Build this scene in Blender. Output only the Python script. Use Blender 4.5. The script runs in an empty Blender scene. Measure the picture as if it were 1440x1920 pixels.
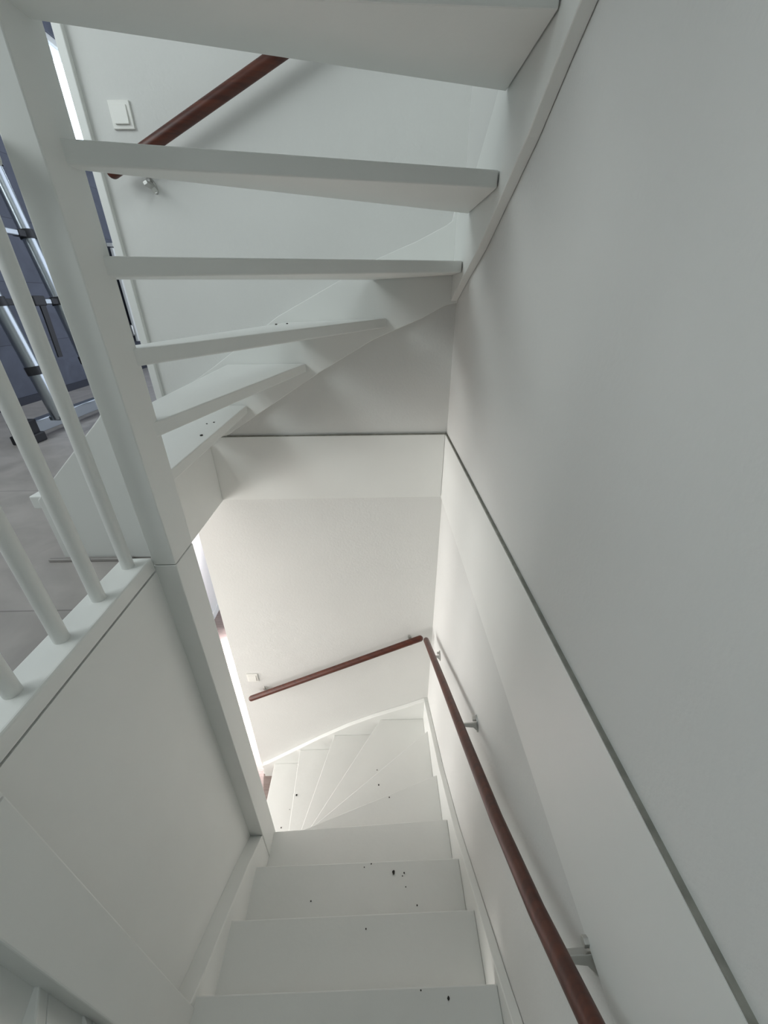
import bpy, bmesh, math, random
from mathutils import Vector, Matrix
random.seed(4)
S = bpy.context.scene
COL = S.collection
OZ = 4.144            # ground floor is z = 0; all heights below are given from eye level

# ------------------------------------------------------------------ camera
cd = bpy.data.cameras.new('camera'); cam = bpy.data.objects.new('camera', cd); COL.objects.link(cam)
cd.sensor_fit = 'VERTICAL'; cd.sensor_height = 24.0; cd.lens = 24.0 * 735 / 1920
cd.clip_start = 0.01; cd.clip_end = 60
R0 = ((0.99977301, 0.01548679, 0.01463206), (-0.02027629, 0.48069855, 0.87665146), (-0.0065429, 0.87674914, -0.48090345))
cam.matrix_world = Matrix(((R0[0][0], R0[0][1], -R0[0][2], 0), (R0[1][0], R0[1][1], -R0[1][2], 0),
                           (R0[2][0], R0[2][1], -R0[2][2], OZ), (0, 0, 0, 1)))
S.camera = cam
# ------------------------------------------------------------------ world, light, exposure
w = bpy.data.worlds.new('world'); S.world = w; w.use_nodes = True
w.node_tree.nodes['Background'].inputs[0].default_value = (0.80, 0.88, 1.0, 1)
w.node_tree.nodes['Background'].inputs[1].default_value = 1.0
S.view_settings.view_transform = 'Standard'; S.view_settings.look = 'None'
S.view_settings.gamma = 1; S.view_settings.use_curve_mapping = False
S.view_settings.exposure = 0.80

def area(name, loc, target, sx, sy, power, color, spread=180):
    l = bpy.data.lights.new(name, 'AREA'); l.shape = 'RECTANGLE'; l.size = sx; l.size_y = sy
    l.energy = power; l.color = color; l.spread = math.radians(spread)
    o = bpy.data.objects.new(name, l); COL.objects.link(o)
    p = Vector((loc[0], loc[1], loc[2] + OZ)); t = Vector((target[0], target[1], target[2] + OZ))
    o.location = p; o.rotation_euler = (t - p).to_track_quat('-Z', 'Y').to_euler()
    return o
area('landing_window_light', (-2.66, 0.55, 1.20), (0.2, 1.1, -0.1), 2.3, 1.7, 37, (0.91, 0.985, 0.99))
area('landing_far_window_light', (-2.70, 5.6, 1.55), (0, 3.6, 0.2), 1.0, 0.75, 12, (0.78, 0.90, 1.0))
area('ground_floor_window_light', (-5.05, 1.35, -2.75), (0.4, 1.35, -2.75), 2.4, 1.7, 85, (1.0, 0.965, 0.92))
area('ground_floor_fill_light', (-3.5, -0.70, -2.80), (-0.3, 2.0, -3.0), 0.9, 1.7, 42, (1.0, 0.955, 0.91))  # unseen fill, added to brighten the lower back wall
area('ground_floor_sun_light', (-1.95, 5.7, -1.5), (-1.80, 3.15, -4.144), 0.7, 0.4, 52, (1.0, 0.94, 0.97), 26)
area('upper_stairwell_light', (-0.1, -0.2, 2.42), (-0.1, 0.0, 0), 0.9, 1.6, 8, (0.90, 0.98, 1.0))

# ------------------------------------------------------------------ materials
def mat(name, col, rough=0.5, metal=0.0, noise=0.0, nscale=8.0, bump=0.0, bscale=60.0, spec=0.5, coords='Object'):
    m = bpy.data.materials.new(name); m.use_nodes = True
    nt = m.node_tree; b = nt.nodes['Principled BSDF']
    b.inputs['Roughness'].default_value = rough; b.inputs['Metallic'].default_value = metal
    b.inputs['Specular IOR Level'].default_value = spec
    c4 = (col[0], col[1], col[2], 1); b.inputs['Base Color'].default_value = c4
    tc = nt.nodes.new('ShaderNodeTexCoord')
    if noise > 0:
        n = nt.nodes.new('ShaderNodeTexNoise'); n.inputs['Scale'].default_value = nscale; n.inputs['Detail'].default_value = 5
        r = nt.nodes.new('ShaderNodeValToRGB')
        r.color_ramp.elements[0].position = 0.3; r.color_ramp.elements[1].position = 0.7
        r.color_ramp.elements[0].color = tuple(max(0, c * (1 - noise)) for c in col) + (1,)
        r.color_ramp.elements[1].color = tuple(min(1, c * (1 + noise)) for c in col) + (1,)
        nt.links.new(tc.outputs[coords], n.inputs['Vector']); nt.links.new(n.outputs['Fac'], r.inputs['Fac'])
        nt.links.new(r.outputs['Color'], b.inputs['Base Color'])
    if bump > 0:
        n2 = nt.nodes.new('ShaderNodeTexNoise'); n2.inputs['Scale'].default_value = bscale; n2.inputs['Detail'].default_value = 6
        bp = nt.nodes.new('ShaderNodeBump'); bp.inputs['Strength'].default_value = bump; bp.inputs['Distance'].default_value = 0.004
        nt.links.new(tc.outputs[coords], n2.inputs['Vector']); nt.links.new(n2.outputs['Fac'], bp.inputs['Height'])
        nt.links.new(bp.outputs['Normal'], b.inputs['Normal'])
    return m

def wood_mat(name, c1, c2, rough, scale=(2, 2, 30)):
    m = bpy.data.materials.new(name); m.use_nodes = True
    nt = m.node_tree; b = nt.nodes['Principled BSDF']; b.inputs['Roughness'].default_value = rough
    tc = nt.nodes.new('ShaderNodeTexCoord'); mp = nt.nodes.new('ShaderNodeMapping'); mp.inputs['Scale'].default_value = scale
    n = nt.nodes.new('ShaderNodeTexNoise'); n.inputs['Scale'].default_value = 3; n.inputs['Detail'].default_value = 7; n.inputs['Distortion'].default_value = 0.6
    r = nt.nodes.new('ShaderNodeValToRGB'); r.color_ramp.elements[0].position = 0.35; r.color_ramp.elements[1].position = 0.68
    r.color_ramp.elements[0].color = c1 + (1,); r.color_ramp.elements[1].color = c2 + (1,)
    nt.links.new(tc.outputs['Object'], mp.inputs['Vector']); nt.links.new(mp.outputs['Vector'], n.inputs['Vector'])
    nt.links.new(n.outputs['Fac'], r.inputs['Fac']); nt.links.new(r.outputs['Color'], b.inputs['Base Color'])
    return m

def tile_mat(name, col, seam, bw, bh, rough, rot=(0, 0, 0), noise=0.06):
    m = bpy.data.materials.new(name); m.use_nodes = True
    nt = m.node_tree; b = nt.nodes['Principled BSDF']; b.inputs['Roughness'].default_value = rough
    tc = nt.nodes.new('ShaderNodeTexCoord'); mp = nt.nodes.new('ShaderNodeMapping'); mp.inputs['Rotation'].default_value = rot
    br = nt.nodes.new('ShaderNodeTexBrick'); br.inputs['Scale'].default_value = 1; br.inputs['Brick Width'].default_value = bw
    br.inputs['Row Height'].default_value = bh; br.inputs['Mortar Size'].default_value = 0.0025
    br.inputs['Color1'].default_value = tuple(c * (1 - noise) for c in col) + (1,)
    br.inputs['Color2'].default_value = tuple(c * (1 + noise) for c in col) + (1,)
    br.inputs['Mortar'].default_value = seam + (1,)
    n = nt.nodes.new('ShaderNodeTexNoise'); n.inputs['Scale'].default_value = 4; n.inputs['Detail'].default_value = 7; n.inputs['Distortion'].default_value = 1.5
    mx = nt.nodes.new('ShaderNodeMix'); mx.data_type = 'RGBA'; mx.blend_type = 'OVERLAY'; mx.inputs['Factor'].default_value = 0.35
    nt.links.new(tc.outputs['Object'], mp.inputs['Vector']); nt.links.new(mp.outputs['Vector'], br.inputs['Vector'])
    nt.links.new(mp.outputs['Vector'], n.inputs['Vector'])
    nt.links.new(br.outputs['Color'], mx.inputs[6]); nt.links.new(n.outputs['Fac'], mx.inputs[7])
    nt.links.new(mx.outputs[2], b.inputs['Base Color'])
    return m

M = {}
M['wall'] = mat('wall_plaster', (0.715, 0.72, 0.70), 0.85, bump=0.25, bscale=90, noise=0.015, nscale=3)
M['dim'] = mat('dimmed_unseen_wall', (0.33, 0.35, 0.34), 0.9, bump=0.2, bscale=90)  # for unseen walls, colour darkened to cut their bounced light
M['gloss'] = mat('white_gloss_paint', (0.79, 0.80, 0.775), 0.42, bump=0.10, bscale=25, noise=0.01, nscale=5)
M['tread'] = mat('white_tread_paint', (0.79, 0.80, 0.775), 0.50, bump=0.12, bscale=40, noise=0.012, nscale=6)
M['ceiling'] = mat('ceiling_paint', (0.80, 0.80, 0.79), 0.9, bump=0.1)
M['seam'] = mat('seam_strip', (0.26, 0.26, 0.23), 0.9, noise=0.2, nscale=30)
M['rail'] = wood_mat('reddish_brown_varnished_wood', (0.055, 0.011, 0.005), (0.105, 0.024, 0.010), 0.42)
M['steel'] = mat('brushed_steel', (0.55, 0.55, 0.53), 0.32, metal=1.0, bump=0.05, bscale=200)
M['alu'] = mat('aluminium', (0.47, 0.51, 0.55), 0.30, metal=1.0, bump=0.03, bscale=120)
M['black'] = mat('black_plastic', (0.012, 0.012, 0.016), 0.5, bump=0.1, bscale=80)
M['plastic'] = mat('white_plastic', (0.82, 0.82, 0.78), 0.35, bump=0.02)
M['hallwall'] = tile_mat('grey_panelled_wall', (0.10, 0.11, 0.145), (0.055, 0.06, 0.08), 1.2, 0.42, 0.7, rot=(0, math.pi / 2, math.pi / 2))
M['skirt'] = mat('dark_skirting', (0.035, 0.038, 0.055), 0.6, bump=0.05)
M['vinyl'] = tile_mat('grey_stone_vinyl', (0.37, 0.345, 0.33), (0.24, 0.225, 0.215), 1.3, 0.75, 0.5)
M['brown'] = wood_mat('brown_laminate', (0.22, 0.17, 0.155), (0.31, 0.25, 0.23), 0.35, (2, 25, 2))
M['chip'] = mat('dark_grit', (0.02, 0.018, 0.016), 0.9, noise=0.3, nscale=200)
M['glass'] = mat('window_glass', (0.9, 0.95, 1.0), 0.05)
gn = M['glass'].node_tree; gb = gn.nodes['Principled BSDF']; gb.inputs['Transmission Weight'].default_value = 1.0

# ------------------------------------------------------------------ mesh helpers
def Z(p): return Vector((p[0], p[1], p[2] + OZ))
def add_box(bm, a, b):
    x0, y0, z0 = a; x1, y1, z1 = b
    v = [bm.verts.new(Z(p)) for p in ((x0,y0,z0),(x1,y0,z0),(x1,y1,z0),(x0,y1,z0),(x0,y0,z1),(x1,y0,z1),(x1,y1,z1),(x0,y1,z1))]
    for f in ((0,3,2,1),(4,5,6,7),(0,1,5,4),(1,2,6,5),(2,3,7,6),(3,0,4,7)): bm.faces.new([v[i] for i in f])
def add_prism(bm, pts, axis, a, b):
    """pts 2-D polygon in the two other axes, extruded along axis between a and b"""
    def mk(p, c):
        if axis == 0: return (c, p[0], p[1])
        if axis == 1: return (p[0], c, p[1])
        return (p[0], p[1], c)
    va = [bm.verts.new(Z(mk(p, a))) for p in pts]; vb = [bm.verts.new(Z(mk(p, b))) for p in pts]
    bm.faces.new(va); bm.faces.new(vb[::-1])
    n = len(pts)
    for i in range(n): bm.faces.new((va[i], va[(i+1) % n], vb[(i+1) % n], vb[i]))
def add_tube(bm, pts, r, seg=20, round_ends=True):
    P = [Z(p) for p in pts]
    if round_ends:
        d0 = (P[1]-P[0]).normalized(); d1 = (P[-1]-P[-2]).normalized()
        st = []
        for k in range(1, 5):
            t = k/5*math.pi/2; st.append((P[0]-d0*r*math.cos(t)+d0*r*0.9, r*math.sin(t)))
        en = []
        for k in range(4, 0, -1):
            t = k/5*math.pi/2; en.append((P[-1]+d1*r*math.cos(t)-d1*r*0.9, r*math.sin(t)))
        ring = st + [(P[0]+d0*r*0.9, r)] + [(p, r) for p in P[1:-1]] + [(P[-1]-d1*r*0.9, r)] + en
    else: ring = [(p, r) for p in P]
    rows = []
    n = len(ring); up0 = None
    for i, (c, rr) in enumerate(ring):
        d = (ring[min(i+1, n-1)][0] - ring[max(i-1, 0)][0]).normalized()
        if up0 is None:
            up0 = Vector((0, 0, 1)) if abs(d.z) < 0.9 else Vector((1, 0, 0))
        s = d.cross(up0).normalized(); u = s.cross(d).normalized(); up0 = u
        rows.append([bm.verts.new(c + s*rr*math.cos(2*math.pi*k/seg) + u*rr*math.sin(2*math.pi*k/seg)) for k in range(seg)])
    for a, b in zip(rows, rows[1:]):
        for k in range(seg):
            f = bm.faces.new((a[k], a[(k+1) % seg], b[(k+1) % seg], b[k])); f.smooth = True
    if round_ends: bm.faces.new(rows[0][::-1]); bm.faces.new(rows[-1])
    else:
        bm.faces.new([bm.verts.new(v.co) for v in rows[0][::-1]]); bm.faces.new([bm.verts.new(v.co) for v in rows[-1]])
def obj(name, bm, m, parent=None, bevel=0.0, segs=2, origin=None, label=None):
    bmesh.ops.recalc_face_normals(bm, faces=bm.faces)
    if parent is not None: org = Vector(parent['_org'])
    elif origin is not None: org = Z(origin)
    else:
        lo = [min(v.co[i] for v in bm.verts) for i in range(3)]; hi = [max(v.co[i] for v in bm.verts) for i in range(3)]
        org = Vector(((lo[0]+hi[0])/2, (lo[1]+hi[1])/2, lo[2]))
    for v in bm.verts: v.co -= org
    me = bpy.data.meshes.new(name); bm.to_mesh(me); bm.free(); me.materials.append(m)
    o = bpy.data.objects.new(name, me); COL.objects.link(o)
    o['_org'] = list(org)
    if parent is None: o.location = org
    else: o.parent = parent
    if bevel > 0:
        b = o.modifiers.new('bevel', 'BEVEL'); b.width = bevel; b.segments = segs; b.limit_method = 'ANGLE'; b.angle_limit = math.radians(40)
    if label: o['label'] = label
    return o
def thing(name, label, cat, loc, group=None):
    o = bpy.data.objects.new(name, None); COL.objects.link(o); o.location = Z(loc); o.empty_display_size = 0.1
    o['_org'] = list(Z(loc)); o['label'] = label; o['category'] = cat
    if group: o['group'] = group
    return o
def tag(o, label, cat, group=None):
    o['label'] = label; o['category'] = cat
    if group: o['group'] = group
    return o
def struct(name, bm, m, bevel=0.0, parent=None):
    o = obj(name, bm, m, parent, bevel)
    if parent is None: o['kind'] = 'structure'
    return o
def box(a, b):
    bm = bmesh.new(); add_box(bm, a, b); return bm
def boxes(*ab):
    bm = bmesh.new()
    for a, b in ab: add_box(bm, a, b)
    return bm
def prism(pts, axis, a, b):
    bm = bmesh.new(); add_prism(bm, pts, axis, a, b); return bm
def tube(pts, r, seg=20, re=True):
    bm = bmesh.new(); add_tube(bm, pts, r, seg, re); return bm

# ------------------------------------------------------------------ setting
WX, BY = 0.403, 2.20          # right wall face, back wall face
XI, YI = 0.370, 2.164         # string faces
FL, GF, CT = -0.72, -4.144, 2.50
NY = -0.87                    # near wall of the stairwell
SB = -1.10                    # underside of the landing slab
XE = -1.175                   # left end of the back wall

struct('wall_right', box((WX, NY - 0.1, GF), (WX + 0.12, BY + 0.12, CT)), M['wall'])
struct('wall_back', box((XE, BY, GF), (WX, BY + 0.12, CT)), M['wall'])
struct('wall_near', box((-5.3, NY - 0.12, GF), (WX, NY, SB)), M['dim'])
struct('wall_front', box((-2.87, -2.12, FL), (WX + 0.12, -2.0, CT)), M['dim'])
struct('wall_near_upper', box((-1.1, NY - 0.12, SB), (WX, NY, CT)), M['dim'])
# left wall of the landing hall, with its window opening (y 4.75..6.2, z 1.22..2.0)
struct('wall_left', boxes(((-2.87, -2.0, FL), (-2.75, 4.75, CT)), ((-2.87, 6.2, FL), (-2.75, 6.6, CT)),
                          ((-2.87, 4.75, FL), (-2.75, 6.2, 1.22)), ((-2.87, 4.75, 2.0), (-2.75, 6.2, CT))), M['hallwall'])
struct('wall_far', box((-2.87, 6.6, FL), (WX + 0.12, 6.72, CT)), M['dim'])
struct('ceiling', box((-2.87, -2.12, CT), (WX + 0.12, 6.72, CT + 0.1)), M['ceiling'])
# landing slab with the stair opening cut out of it
slab = [(-2.87, -2.12), (WX + 0.12, -2.12), (WX + 0.12, NY - 0.12), (-0.76, NY - 0.12), (-0.76, 0.235), (-0.70, 0.235), (-0.70, 1.045),
        (-0.975, 1.045), (-0.975, BY), (XE, BY), (XE, BY + 0.12), (WX + 0.12, BY + 0.12), (WX + 0.12, 6.72), (-2.87, 6.72)]
struct('ceiling_ground_floor', prism(slab, 2, SB, FL - 0.006), M['ceiling'])
struct('floor_landing', prism(slab, 2, FL - 0.006, FL), M['vinyl'])
struct('floor', box((-5.3, -0.99, GF - 0.1), (WX + 0.12, 6.72, GF)), M['brown'])
struct('wall_left_ground_floor', box((-2.57, 3.72, GF), (-2.45, 6.6, SB)), M['wall'])
struct('wall_recess_ground_floor', box((-5.3, 3.6, GF), (-2.45, 3.72, SB)), M['wall'])  # recess walls and ceiling: unseen, added so the window light stands farther off
struct('wall_outer_ground_floor', boxes(((-5.3, NY, GF), (-5.18, 3.6, -3.65)), ((-5.3, NY, -1.85), (-5.18, 3.6, SB)),
       ((-5.3, NY, -3.65), (-5.18, 0.1, -1.85)), ((-5.3, 2.6, -3.65), (-5.18, 3.6, -1.85))), M['wall'])
struct('ceiling_recess_ground_floor', box((-5.3, NY - 0.12, SB), (-2.87, 3.72, SB + 0.1)), M['ceiling'])
struct('wall_far_ground_floor', box((-2.57, 6.6, GF), (WX + 0.12, 6.72, SB)), M['wall'])
struct('baseboard_left_ground_floor', box((-2.45, 3.6, GF), (-2.432, 6.6, GF + 0.11)), M['gloss'], 0.004)
struct('baseboard_back_ground_floor', box((XE, BY - 0.014, GF), (-1.10, BY, GF + 0.08)), M['gloss'], 0.004)
struct('baseboard_left', box((-2.75, -2.0, FL), (-2.735, 6.6, FL + 0.055)), M['skirt'])
# fascia boards round the stair opening, thin dark grey strip along their upper edge
fr = struct('trim_right', box((WX - 0.010, NY, -1.100), (WX, BY, -0.697)), M['gloss'])
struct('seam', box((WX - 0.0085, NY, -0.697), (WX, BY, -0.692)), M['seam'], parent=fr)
fb = struct('trim_back', box((-0.975, BY - 0.014, -1.096), (WX - 0.012, BY, -0.697)), M['gloss'])
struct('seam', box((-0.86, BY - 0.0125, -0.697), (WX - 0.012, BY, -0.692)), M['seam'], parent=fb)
struct('trim_slab_edge', prism([(-0.975, 1.11), (-0.962, 1.11), (-0.962, BY - 0.016), (-0.975, BY - 0.016)], 2, SB, FL), M['gloss'])
# corner batten at the end of the back wall on the landing
struct('trim_corner', box((-1.192, BY - 0.022, -0.56), (-1.156, BY + 0.12, CT)), M['gloss'], 0.003)
# white closed side panel under the balustrade
struct('wall_stair_side', box((-0.76, 0.30, GF), (-0.6815, 1.03, FL - 0.012)), M['gloss'])

struct('wall_stair_side_near', box((-1.10, 0.240, GF), (-0.684, 0.300, SB)), M['gloss'])  # added beside the winders to block light leaking up from below

# window in the left wall of the landing hall
wn = struct('window_1', boxes(((-2.83, 4.75, 1.22), (-2.77, 6.2, 1.27)), ((-2.83, 4.75, 1.95), (-2.77, 6.2, 2.0)),
                              ((-2.83, 4.75, 1.27), (-2.77, 4.80, 1.95)), ((-2.83, 6.15, 1.27), (-2.77, 6.2, 1.95)),
                              ((-2.83, 5.45, 1.27), (-2.77, 5.50, 1.95))), M['gloss'], 0.004)
struct('pane', box((-2.803, 4.80, 1.27), (-2.797, 6.15, 1.95)), M['glass'], parent=wn)
struct('window_sill', box((-2.76, 4.68, 1.185), (-2.66, 6.27, 1.22)), M['gloss'], 0.004, parent=wn)

# ------------------------------------------------------------------ newel posts
NX0, NX1, NY0, NY1 = -0.685, -0.617, 0.979, 1.104
nw = thing('newel_post', 'tall white square newel post rising past the ends of the open treads', 'post', (-0.651, 1.045, GF))
obj('upper_post', box((NX0, NY0, FL + 0.012), (NX1, NY1, CT)), M['gloss'], nw, 0.003)
obj('lower_post', box((NX0, NY0, GF), (NX1, NY1, FL + 0.009)), M['gloss'], nw, 0.003)
nw2 = thing('newel_post', 'white newel post at the near end of the side panel, bottom left of the photo', 'post', (-0.651, 0.295, GF))
obj('upper_post', box((NX0, 0.233, FL + 0.012), (NX1, 0.352, CT)), M['gloss'], nw2, 0.003)
obj('lower_post', box((NX0, 0.233, GF), (NX1, 0.352, FL + 0.009)), M['gloss'], nw2, 0.003)

# ------------------------------------------------------------------ stairs
def clip(poly, a, b, keep):
    """keep the side of line a-b on which point keep lies"""
    def s(p): return (b[0]-a[0])*(p[1]-a[1]) - (b[1]-a[1])*(p[0]-a[0])
    k = 1 if s(keep) > 0 else -1
    out = []
    for i in range(len(poly)):
        p, q = poly[i], poly[(i+1) % len(poly)]
        sp, sq = s(p)*k, s(q)*k
        if sp >= 0: out.append(p)
        if sp*sq < 0:
            t = sp/(sp-sq); out.append((p[0]+(q[0]-p[0])*t, p[1]+(q[1]-p[1])*t))
    return out
def region(x0, y0, x1, y1): return [(x0, y0), (x1, y0), (x1, y1), (x0, y1)]
def mid(l, t=0.5): return (l[0][0]*(1-t)+l[1][0]*t, l[0][1]*(1-t)+l[1][1]*t)
TT = 0.042
def tread(reg, nose, back, z, parent, sag=0.0):
    # each line runs (outer end, inner end); sag = drop of the newel end, shaped to follow lens distortion
    reg = [(min(q[0], XI - 0.003), min(q[1], YI - 0.003)) for q in reg] if parent.name == 'staircase.001' else reg
    p = clip(reg, nose[0], nose[1], back[0]); p = clip(p, back[0], back[1], nose[0])
    bm = prism(p, 2, z - TT, z)
    for v in bm.verts: v.co.z -= sag*(XI - v.co.x)/(XI + 0.617)
    return obj('tread', bm, M['tread'], parent, 0.004)
def riser(line, z0, z1, parent, d=0.014):
    a, b = back_shift(line, d); a, b = Vector(a), Vector(b); t = (b-a).normalized(); n = Vector((-t.y, t.x))*0.006
    return obj('riser', prism([tuple(a-n), tuple(b-n), tuple(b+n), tuple(a+n)], 2, z0, z1), M['gloss'], parent)

# nosing lines of a flight (outer end, newel end)
N = {1: ((-1.035, 2.2), (-1.035, 1.06)), 2: ((-0.77, 2.2), (-0.74, 1.06)), 3: ((-0.424, 2.2), (-0.715, 1.06)), 4: ((0.012, 2.2), (-0.70, 1.08)),
     5: ((0.37, 1.918), (-0.66, 1.14)), 6: ((0.37, 1.475), (-0.66, 1.122)), 7: ((0.37, 1.124), (-0.66, 1.085)), 8: ((0.37, 0.868), (-0.66, 0.857)),
     9: ((0.37, 0.622), (-0.66, 0.611)), 10: ((0.37, 0.381), (-0.66, 0.377)), 11: ((0.37, 0.13), (-0.66, 0.20)), 12: ((0.37, -0.25), (-0.66, 0.235)),
     13: ((0.37, -0.74), (-0.655, 0.235)), 14: ((0.0, NY), (-0.66, 0.235)), 15: ((-0.40, NY), (-0.67, 0.235)), 16: ((-0.76, NY), (-0.70, 0.235))}
def reg_for(n):
    if n <= 2: return region(-1.12, 1.06, XI, YI)
    if n <= 4: return region(-0.70, 1.05, XI, YI)
    if n <= 5: return region(-0.66, 1.00, XI, YI)
    if n <= 10: return region(-0.662, NY, XI, YI)
    if n <= 12: return region(-0.640, NY + 0.03, XI, YI)
    return region(-1.1, NY + 0.03, XI, 0.262)
def back_shift(l, d=0.025):
    # the back edge lies under the next nosing: shift it in climbing direction
    a, b = Vector(l[0]), Vector(l[1]); t = (b-a).normalized(); nrm = Vector((-t.y, t.x))
    if nrm.dot(Vector((1, -1))) < 0 and a.y > 0.0: nrm = -nrm
    if a.y <= 0.0 and nrm.dot(Vector((-1, -1))) < 0: nrm = -nrm
    return (tuple(a + nrm*d), tuple(b + nrm*d*0.4))

lo = thing('staircase', 'white winder staircase going down to the ground floor below the camera', 'staircase', (-0.1, 1.0, GF))
for n in range(1, 16):
    tread(reg_for(n), N[n], back_shift(N[n+1]), GF + 0.214*n, lo)
for n in range(11, 17):
    riser(N[n], GF + 0.214*(n-1), GF + 0.214*n - (TT if n < 16 else 0.01), lo)
up = thing('staircase', 'white open staircase turning overhead along the back and right walls', 'staircase', (-0.1, 1.0, FL))
ZU = {1: -0.511, 2: -0.300, 3: -0.082, 4: 0.131, 5: 0.323, 6: 0.532}
UN = {1: N[1], 2: N[2], 3: N[3], 4: N[4], 5: ((0.37, 1.885), (-0.66, 1.050)), 6: ((0.37, 1.487), (-0.66, 1.055))}
UB = {1: ((-0.706, 2.164), (-0.703, 1.06)), 2: ((-0.364, 2.164), (-0.617, 1.078)), 3: ((0.057, 2.164), (-0.617, 1.085)), 4: ((0.37, 1.934), (-0.617, 1.072)),
      5: ((0.37, 1.475), (-0.617, 1.045)), 6: ((0.37, 1.135), (-0.617, 0.985))}
SAG = {3: 0.030, 4: 0.045, 5: 0.043, 6: 0.043}
for n in range(1, 7):
    tread(reg_for(n) if n != 6 else region(-0.66, 0.96, XI, YI), UN[n], UB[n], ZU[n], up, SAG.get(n, 0))
for n in range(7, 12):
    tread(region(-0.66, NY, XI, YI), N[n], back_shift(N[n+1]), 0.532 + 0.214*(n-6), up)

def strings(parent, dz, rtop, rbot, btop, bbot):
    obj('string_board', prism([(y, z+dz) for y, z in rbot] + [(y, z+dz) for y, z in reversed(rtop)], 0, XI, WX - 0.001), M['gloss'], parent, 0.003)
    obj('string_board', prism([(x, z+dz) for x, z in bbot] + [(x, z+dz) for x, z in reversed(btop)], 1, YI, BY - 0.001), M['gloss'], parent, 0.003)
# upper flight: board on the right wall (y, z) and on the back wall (x, z)
strings(up, 0,
        [(2.164, 0.33), (2.08, 0.31), (1.97, 0.325), (1.64, 0.50), (1.20, 0.80), (0.6, 1.32), (-0.8, 2.45)],
        [(2.164, -0.02), (1.94, 0.060), (1.67, 0.148), (1.45, 0.245), (1.25, 0.334), (1.115, 0.412), (1.02, 0.462), (0.6, 0.80), (-0.8, 2.0)],
        [(-1.20, -0.52), (-1.146, -0.49), (-0.847, -0.315), (-0.48, -0.08), (-0.21, 0.05), (0.0, 0.152), (0.20, 0.225), (0.33, 0.283), (0.355, 0.300), (XI, 0.37), (WX, 0.37)],
        [(-1.20, FL), (-1.0, FL), (-0.837, -0.675), (-0.611, -0.536), (-0.299, -0.347), (-0.012, -0.190), (0.232, -0.094), (0.34, -0.040), (WX, -0.028)])
# lower flight
strings(lo, 0,
        [(2.164, -3.05), (1.45, -2.715), (1.0, -2.44), (0.70, -2.205), (0.40, -1.970), (0.13, -1.74), (-0.3, -1.36), (NY + 0.02, -1.02)],
        [(2.164, -3.45), (1.6, -3.2), (1.0, -2.9), (0.40, -2.4), (-0.3, -1.8), (NY + 0.02, -1.40)],
        [(-1.155, -3.96), (-1.10, -3.93), (-0.566, -3.547), (-0.30, -3.375), (-0.07, -3.252), (0.20, -3.135), (XI, -3.05), (WX, -3.05)],
        [(-1.155, GF), (-0.95, GF), (-0.60, -3.95), (-0.30, -3.76), (0.10, -3.60), (WX, -3.45)])
# inner string of the upper flight, mortised into the left face of the newel post
obj('string_board', prism([(-0.99, FL + 0.002), (-0.69, FL + 0.002), (-0.69, -0.225), (-0.733, -0.276), (-0.925, -0.450), (-0.99, -0.512)], 1, 1.035, 1.068), M['gloss'], up, 0.003)
# inner string of the lower flight between the two newels
obj('string_board', prism([(0.979, -2.420), (0.80, -2.275), (0.67, -2.185), (0.55, -2.105), (0.44, -2.035), (0.352, -1.965), (0.352, -2.3), (0.979, -2.82)], 0, -0.684, -0.620), M['gloss'], lo, 0.004)
# inner string of the last winders, left of the near newel
obj('string_board', prism([(-0.685, -0.93), (-0.76, -0.86), (-0.76, -1.2), (-0.685, -1.35)], 1, 0.24, 0.27), M['gloss'], lo, 0.003)
# inner string overhead
obj('string_board', prism([(0.979, 0.90), (0.352, 1.42), (0.352, 1.05), (0.979, 0.62)], 0, -0.672, -0.636), M['gloss'], up, 0.003)

# ------------------------------------------------------------------ balustrade on the landing
bal = thing('balustrade', 'white landing balustrade with round spindles left of the newel post', 'railing', (-0.725, 0.66, FL))
obj('base_rail', box((-0.772, 0.30, -0.728), (-0.680, 0.979, -0.680)), M['gloss'], bal, 0.007, 3)
obj('handrail', box((-0.762, 0.352, 0.22), (-0.694, 0.979, 0.27)), M['gloss'], bal, 0.008, 3)
for y in (0.935, 0.797, 0.660, 0.522, 0.40):
    obj('baluster', tube([(-0.727, y, -0.684), (-0.727, y, 0.225)], 0.0165, 24, False), M['gloss'], bal)

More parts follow.
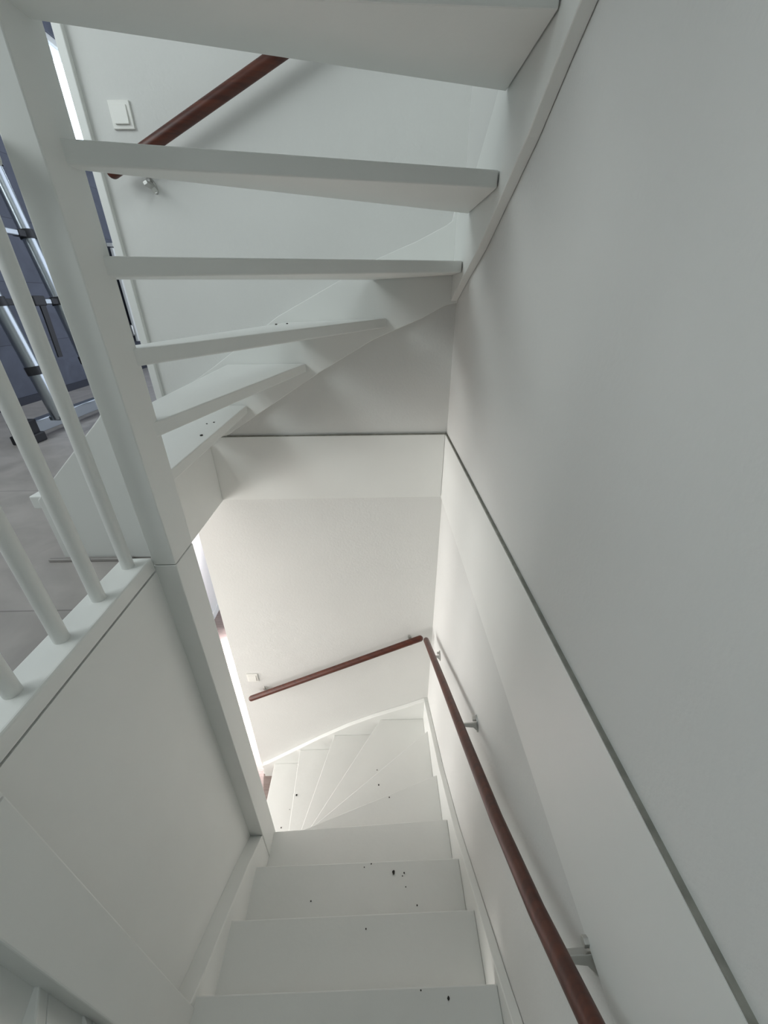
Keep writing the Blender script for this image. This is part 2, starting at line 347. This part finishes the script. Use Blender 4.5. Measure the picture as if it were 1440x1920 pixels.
# ------------------------------------------------------------------ handrails with steel brackets
def bracket(parent, wall, u, z, reach):
    """wall 'R' (u = y) or 'B' (u = x)"""
    ang = math.radians(-47) if wall == 'R' else math.radians(25)
    ca, sa = math.cos(ang), math.sin(ang)
    def P(a, d, h):
        a, h = a*ca - h*sa, a*sa + h*ca
        return ((WX - d, u + a, z + h) if wall == 'R' else (u + a, BY - d, z + h))
    b = bmesh.new()
    prof = []
    for k in range(20):
        t = 2*math.pi*k/20; prof.append((0.016*math.cos(t), 0.034*math.sin(t)))
    va = [b.verts.new(Z(P(p[0], 0.0, p[1]))) for p in prof]; vb = [b.verts.new(Z(P(p[0]*0.85, 0.006, p[1]*0.94))) for p in prof]
    b.faces.new(va); b.faces.new(vb[::-1])
    for i in range(20): b.faces.new((va[i], va[(i+1) % 20], vb[(i+1) % 20], vb[i]))
    # wedge shaped arm
    q = []
    for d, a, h0, h1 in ((0.004, 0.011, -0.028, 0.004), (0.020, 0.010, -0.014, 0.003), (reach, 0.009, -0.010, 0.002)):
        q.append([b.verts.new(Z(P(s*a, d, h))) for s, h in ((-1, h0), (1, h0), (1, h1), (-1, h1))])
    for i in range(2):
        for k in range(4): b.faces.new((q[i][k], q[i][(k+1) % 4], q[i+1][(k+1) % 4], q[i+1][k]))
    b.faces.new(q[0][::-1]); b.faces.new(q[2])
    br = obj('bracket', b, M['steel'], parent, 0.001, label='brushed steel wall bracket')
    c = bmesh.new(); rows = []
    for d in (0.005, 0.020):
        rows.append([c.verts.new(Z(P(0.0095*math.cos(math.pi*k/3), d, 0.017 + 0.0095*math.sin(math.pi*k/3)))) for k in range(6)])
    for k in range(6): c.faces.new((rows[0][k], rows[0][(k+1) % 6], rows[1][(k+1) % 6], rows[1][k]))
    c.faces.new(rows[0][::-1]); c.faces.new(rows[1])
    br['_org'] = parent['_org']
    obj('bolt', c, M['steel'], br, 0.001)
RX = 0.326
h1 = thing('handrail', 'long reddish brown handrail descending along the right wall', 'handrail', (WX, 1.0, -1.6))
obj('rail', tube([(RX, 2.01, -2.145), (RX, 1.38, -1.784), (RX, 0.90, -1.516), (RX, 0.56, -1.318), (RX, 0.32, -1.155), (RX, 0.12, -0.990), (RX, -0.3, -0.61)], 0.0195, 28), M['rail'], h1)
bracket(h1, 'R', 1.845, -2.125, 0.066); bracket(h1, 'R', 1.01, -1.575, 0.066); bracket(h1, 'R', 0.246, -1.110, 0.066)
h2 = thing('handrail', 'short reddish brown handrail on the back wall of the lower flight', 'handrail', (-0.4, BY, -2.5))
obj('rail', tube([(0.318, 2.12, -2.243), (-1.088, 2.12, -2.907)], 0.023, 28), M['rail'], h2)
bracket(h2, 'B', 0.232, -2.325, 0.07); bracket(h2, 'B', -0.969, -2.885, 0.07)
h3 = thing('handrail', 'reddish brown handrail on the back wall seen between the upper treads', 'handrail', (-0.4, BY, 0.7))
obj('rail', tube([(-1.095, 2.12, 0.452), (0.30, 2.12, 1.10)], 0.024, 28), M['rail'], h3)
bracket(h3, 'B', -0.960, 0.432, 0.07)

# ------------------------------------------------------------------ light switches
def switch(label, x0, x1, z0, z1):
    t = thing('light_switch', label, 'light switch', ((x0+x1)/2, BY, z0))
    obj('frame', box((x0, BY - 0.009, z0), (x1, BY, z1)), M['plastic'], t, 0.002)
    obj('rocker', prism([(BY - 0.006, z0 + 0.014), (BY - 0.017, z0 + 0.014), (BY - 0.0125, z1 - 0.014), (BY - 0.006, z1 - 0.014)], 0, x0 + 0.014, x1 - 0.014), M['plastic'], t, 0.0015)
switch('white square light switch high on the back wall above the upper handrail end', -1.062, -0.977, 0.612, 0.700)
switch('white light switch on the back wall above the lower handrail end', -1.100, -1.010, -2.785, -2.695)

# ------------------------------------------------------------------ telescopic ladder in the landing hall
ld = thing('telescopic_ladder', 'silver telescopic ladder with black clamps leaning on the grey wall', 'ladder', (-2.0, 2.6, FL))
YA, YB = 2.35, 2.80
def lx(z): return -1.885 - 0.13*(z + 0.60)
for y in (YA, YB):
    zs = [-0.62, -0.35, -0.01, 0.33, 0.66, 0.99, 1.32, 1.50]
    bm = bmesh.new()
    for i in range(len(zs)-1):
        r = 0.037 - 0.0015*i
        add_tube(bm, [(lx(zs[i]), y, zs[i]), (lx(zs[i+1]) , y, zs[i+1])], r, 24, False)
    obj('stile', bm, M['alu'], ld)
for i, z in enumerate((-0.01, 0.33, 0.66, 0.99, 1.32)):
    obj('rung', box((lx(z) - 0.018, YA, z - 0.014), (lx(z) + 0.018, YB, z + 0.014)), M['alu'], ld, 0.004)
    for y in (YA, YB):
        s = 1 if y == YA else -1
        c = bmesh.new(); add_tube(c, [(lx(z-0.022), y, z - 0.022), (lx(z+0.022), y, z + 0.022)], 0.041, 24, False)
        add_box(c, (lx(z) - 0.022, min(y, y + s*0.085), z - 0.016), (lx(z) + 0.022, max(y, y + s*0.085), z + 0.016))
        obj('clamp', c, M['black'], ld, 0.003, label='black plastic clamp')
for y in (YA, YB):
    obj('clamp', tube([(lx(-0.372), y, -0.372), (lx(-0.328), y, -0.328)], 0.040, 24, False), M['black'], ld, 0.002, label='black plastic clamp')
obj('stabiliser_bar', box((-2.03, 2.19, FL + 0.035), (-1.97, 3.25, FL + 0.105)), M['alu'], ld, 0.004)
for y in (2.22, 3.22):
    c = bmesh.new(); add_box(c, (-2.05, y - 0.065, FL), (-1.935, y + 0.05, FL + 0.05)); add_box(c, (-2.042, y - 0.055, FL + 0.045), (-1.95, y + 0.04, FL + 0.125))
    obj('foot', c, M['black'], ld, 0.006, label='black rubber foot')
for y in (YA, YB):
    obj('bracket', box((lx(-0.62) - 0.04, y - 0.03, FL + 0.095), (lx(-0.62) + 0.035, y + 0.03, -0.60)), M['alu'], ld, 0.004)
obj('strap', prism([(2.600, 0.0), (2.645, 0.0), (2.640, -0.10), (2.628, -0.31), (2.592, -0.31), (2.600, -0.10)], 0, -1.942, -1.934), M['black'], ld, label='black hanging strap')
obj('latch', box((-1.985, 2.565, -0.032), (-1.930, 2.655, 0.020)), M['black'], ld, 0.006, label='black rung latch')

# radiator under the hall window
rd = thing('radiator', 'white panel radiator below the bright window of the landing hall', 'radiator', (-2.70, 5.3, FL + 0.2))
obj('panel', box((-2.70, 4.86, -0.42), (-2.67, 5.9, 0.46)), M['gloss'], rd, 0.006)
obj('grille', box((-2.72, 4.86, 0.47), (-2.66, 5.9, 0.50)), M['gloss'], rd, 0.003)
obj('valve', tube([(-2.69, 4.83, -0.36), (-2.69, 4.83, -0.25)], 0.016, 14), M['steel'], rd)
for y in (5.0, 5.7): obj('wall_hook', box((-2.749, y, 0.1), (-2.70, y + 0.03, 0.3)), M['steel'], rd)

tag(obj('floor_strip', box((-1.03, 1.018, FL), (-0.772, 1.033, FL + 0.010)), M['vinyl'], bevel=0.002), 'thin grey strip lying against the foot of the white string board', 'floor strip')

# ------------------------------------------------------------------ grit and flakes on the treads
def crumb(x, y, z, r, label, group, k):
    bm = bmesh.new(); bmesh.ops.create_icosphere(bm, subdivisions=2, radius=1.0)
    rr = random.Random(k)
    for v in bm.verts:
        v.co = Vector((v.co.x*r*(1 + rr.uniform(-.35, .35)), v.co.y*r*(1.3 + rr.uniform(-.35, .35)), (v.co.z*0.45 + 0.45)*r)) + Z((x, y, z))
    tag(obj('grit_crumb', bm, M['chip']), label, 'crumb', group)
T = lambda n: GF + 0.214*n
CR = [(0.047, 0.820, T(8), .0062, 'largest black crumb, right of centre on the second straight lower tread'),
      (-0.061, 0.855, T(8), .0026, 'right of two small dark crumbs at the far edge of the second straight lower tread'),
      (-0.095, 0.843, T(8), .0022, 'left of two small dark crumbs at the far edge of the second straight lower tread'),
      (0.098, 0.817, T(8), .0028, 'upper of the two faint grey smudges right of the largest black crumb'),
      (0.089, 0.806, T(8), .0022, 'lower of the two faint grey smudges right of the largest black crumb'),
      (0.102, 0.766, T(8), .0022, 'tiny dark speck below the smudges on the second straight lower tread'),
      (0.149, 0.701, T(8), .0030, 'dark crumb nearest the right front corner of the second straight lower tread'),
      (-0.337, 0.726, T(8), .0026, 'lone dark crumb on the left half of the second straight lower tread'),
      (-0.075, 0.575, T(9), .0024, 'only dark crumb on the third straight lower tread'),
      (0.204, 0.353, T(10), .0038, 'black crumb on the right side of the nearest lower tread'),
      (0.116, 0.372, T(10), .0020, 'tiny dark speck at the far edge of the nearest lower tread'),
      (-0.733, 1.783, T(2), .0062, 'round black crumb on the bright second winder tread'),
      (-0.772, 1.677, T(2), .0026, 'tiny speck by the nosing of the bright second winder tread'),
      (-0.863, 1.640, T(1), .0045, 'small grey speck on the lowest, brightest winder tread'),
      (-0.041, 1.742, T(4), .0036, 'faint speck on the widest corner winder tread of the lower flight'),
      (-0.027, 1.527, T(5), .0044, 'dark crumb in the middle of the lower fan of winders'),
      (0.043, 1.345, T(6), .0036, 'faint speck on the winder tread just beyond the first straight lower tread'),
      (-0.443, 1.946, -0.082 - 0.024, .0055, 'left of the two dark flakes on the open tread at eye height'),
      (-0.401, 1.983, -0.082 - 0.023, .0050, 'right of the two dark flakes on the open tread at eye height'),
      (-0.744, 1.629, -0.511, .0060, 'black crumb on the lowest open tread beside the newel post'),
      (-0.788, 1.806, -0.511, .0035, 'small grey flake farther back on the lowest open tread, left one'),
      (-0.764, 1.830, -0.511, .0040, 'small grey flake farther back on the lowest open tread, right one')]
for k, (x, y, z, r, lab) in enumerate(CR): crumb(x, y, z, r, lab, 'grit and flakes on the white treads', k)
for o in bpy.data.objects:
    if '_org' in o: del o['_org']
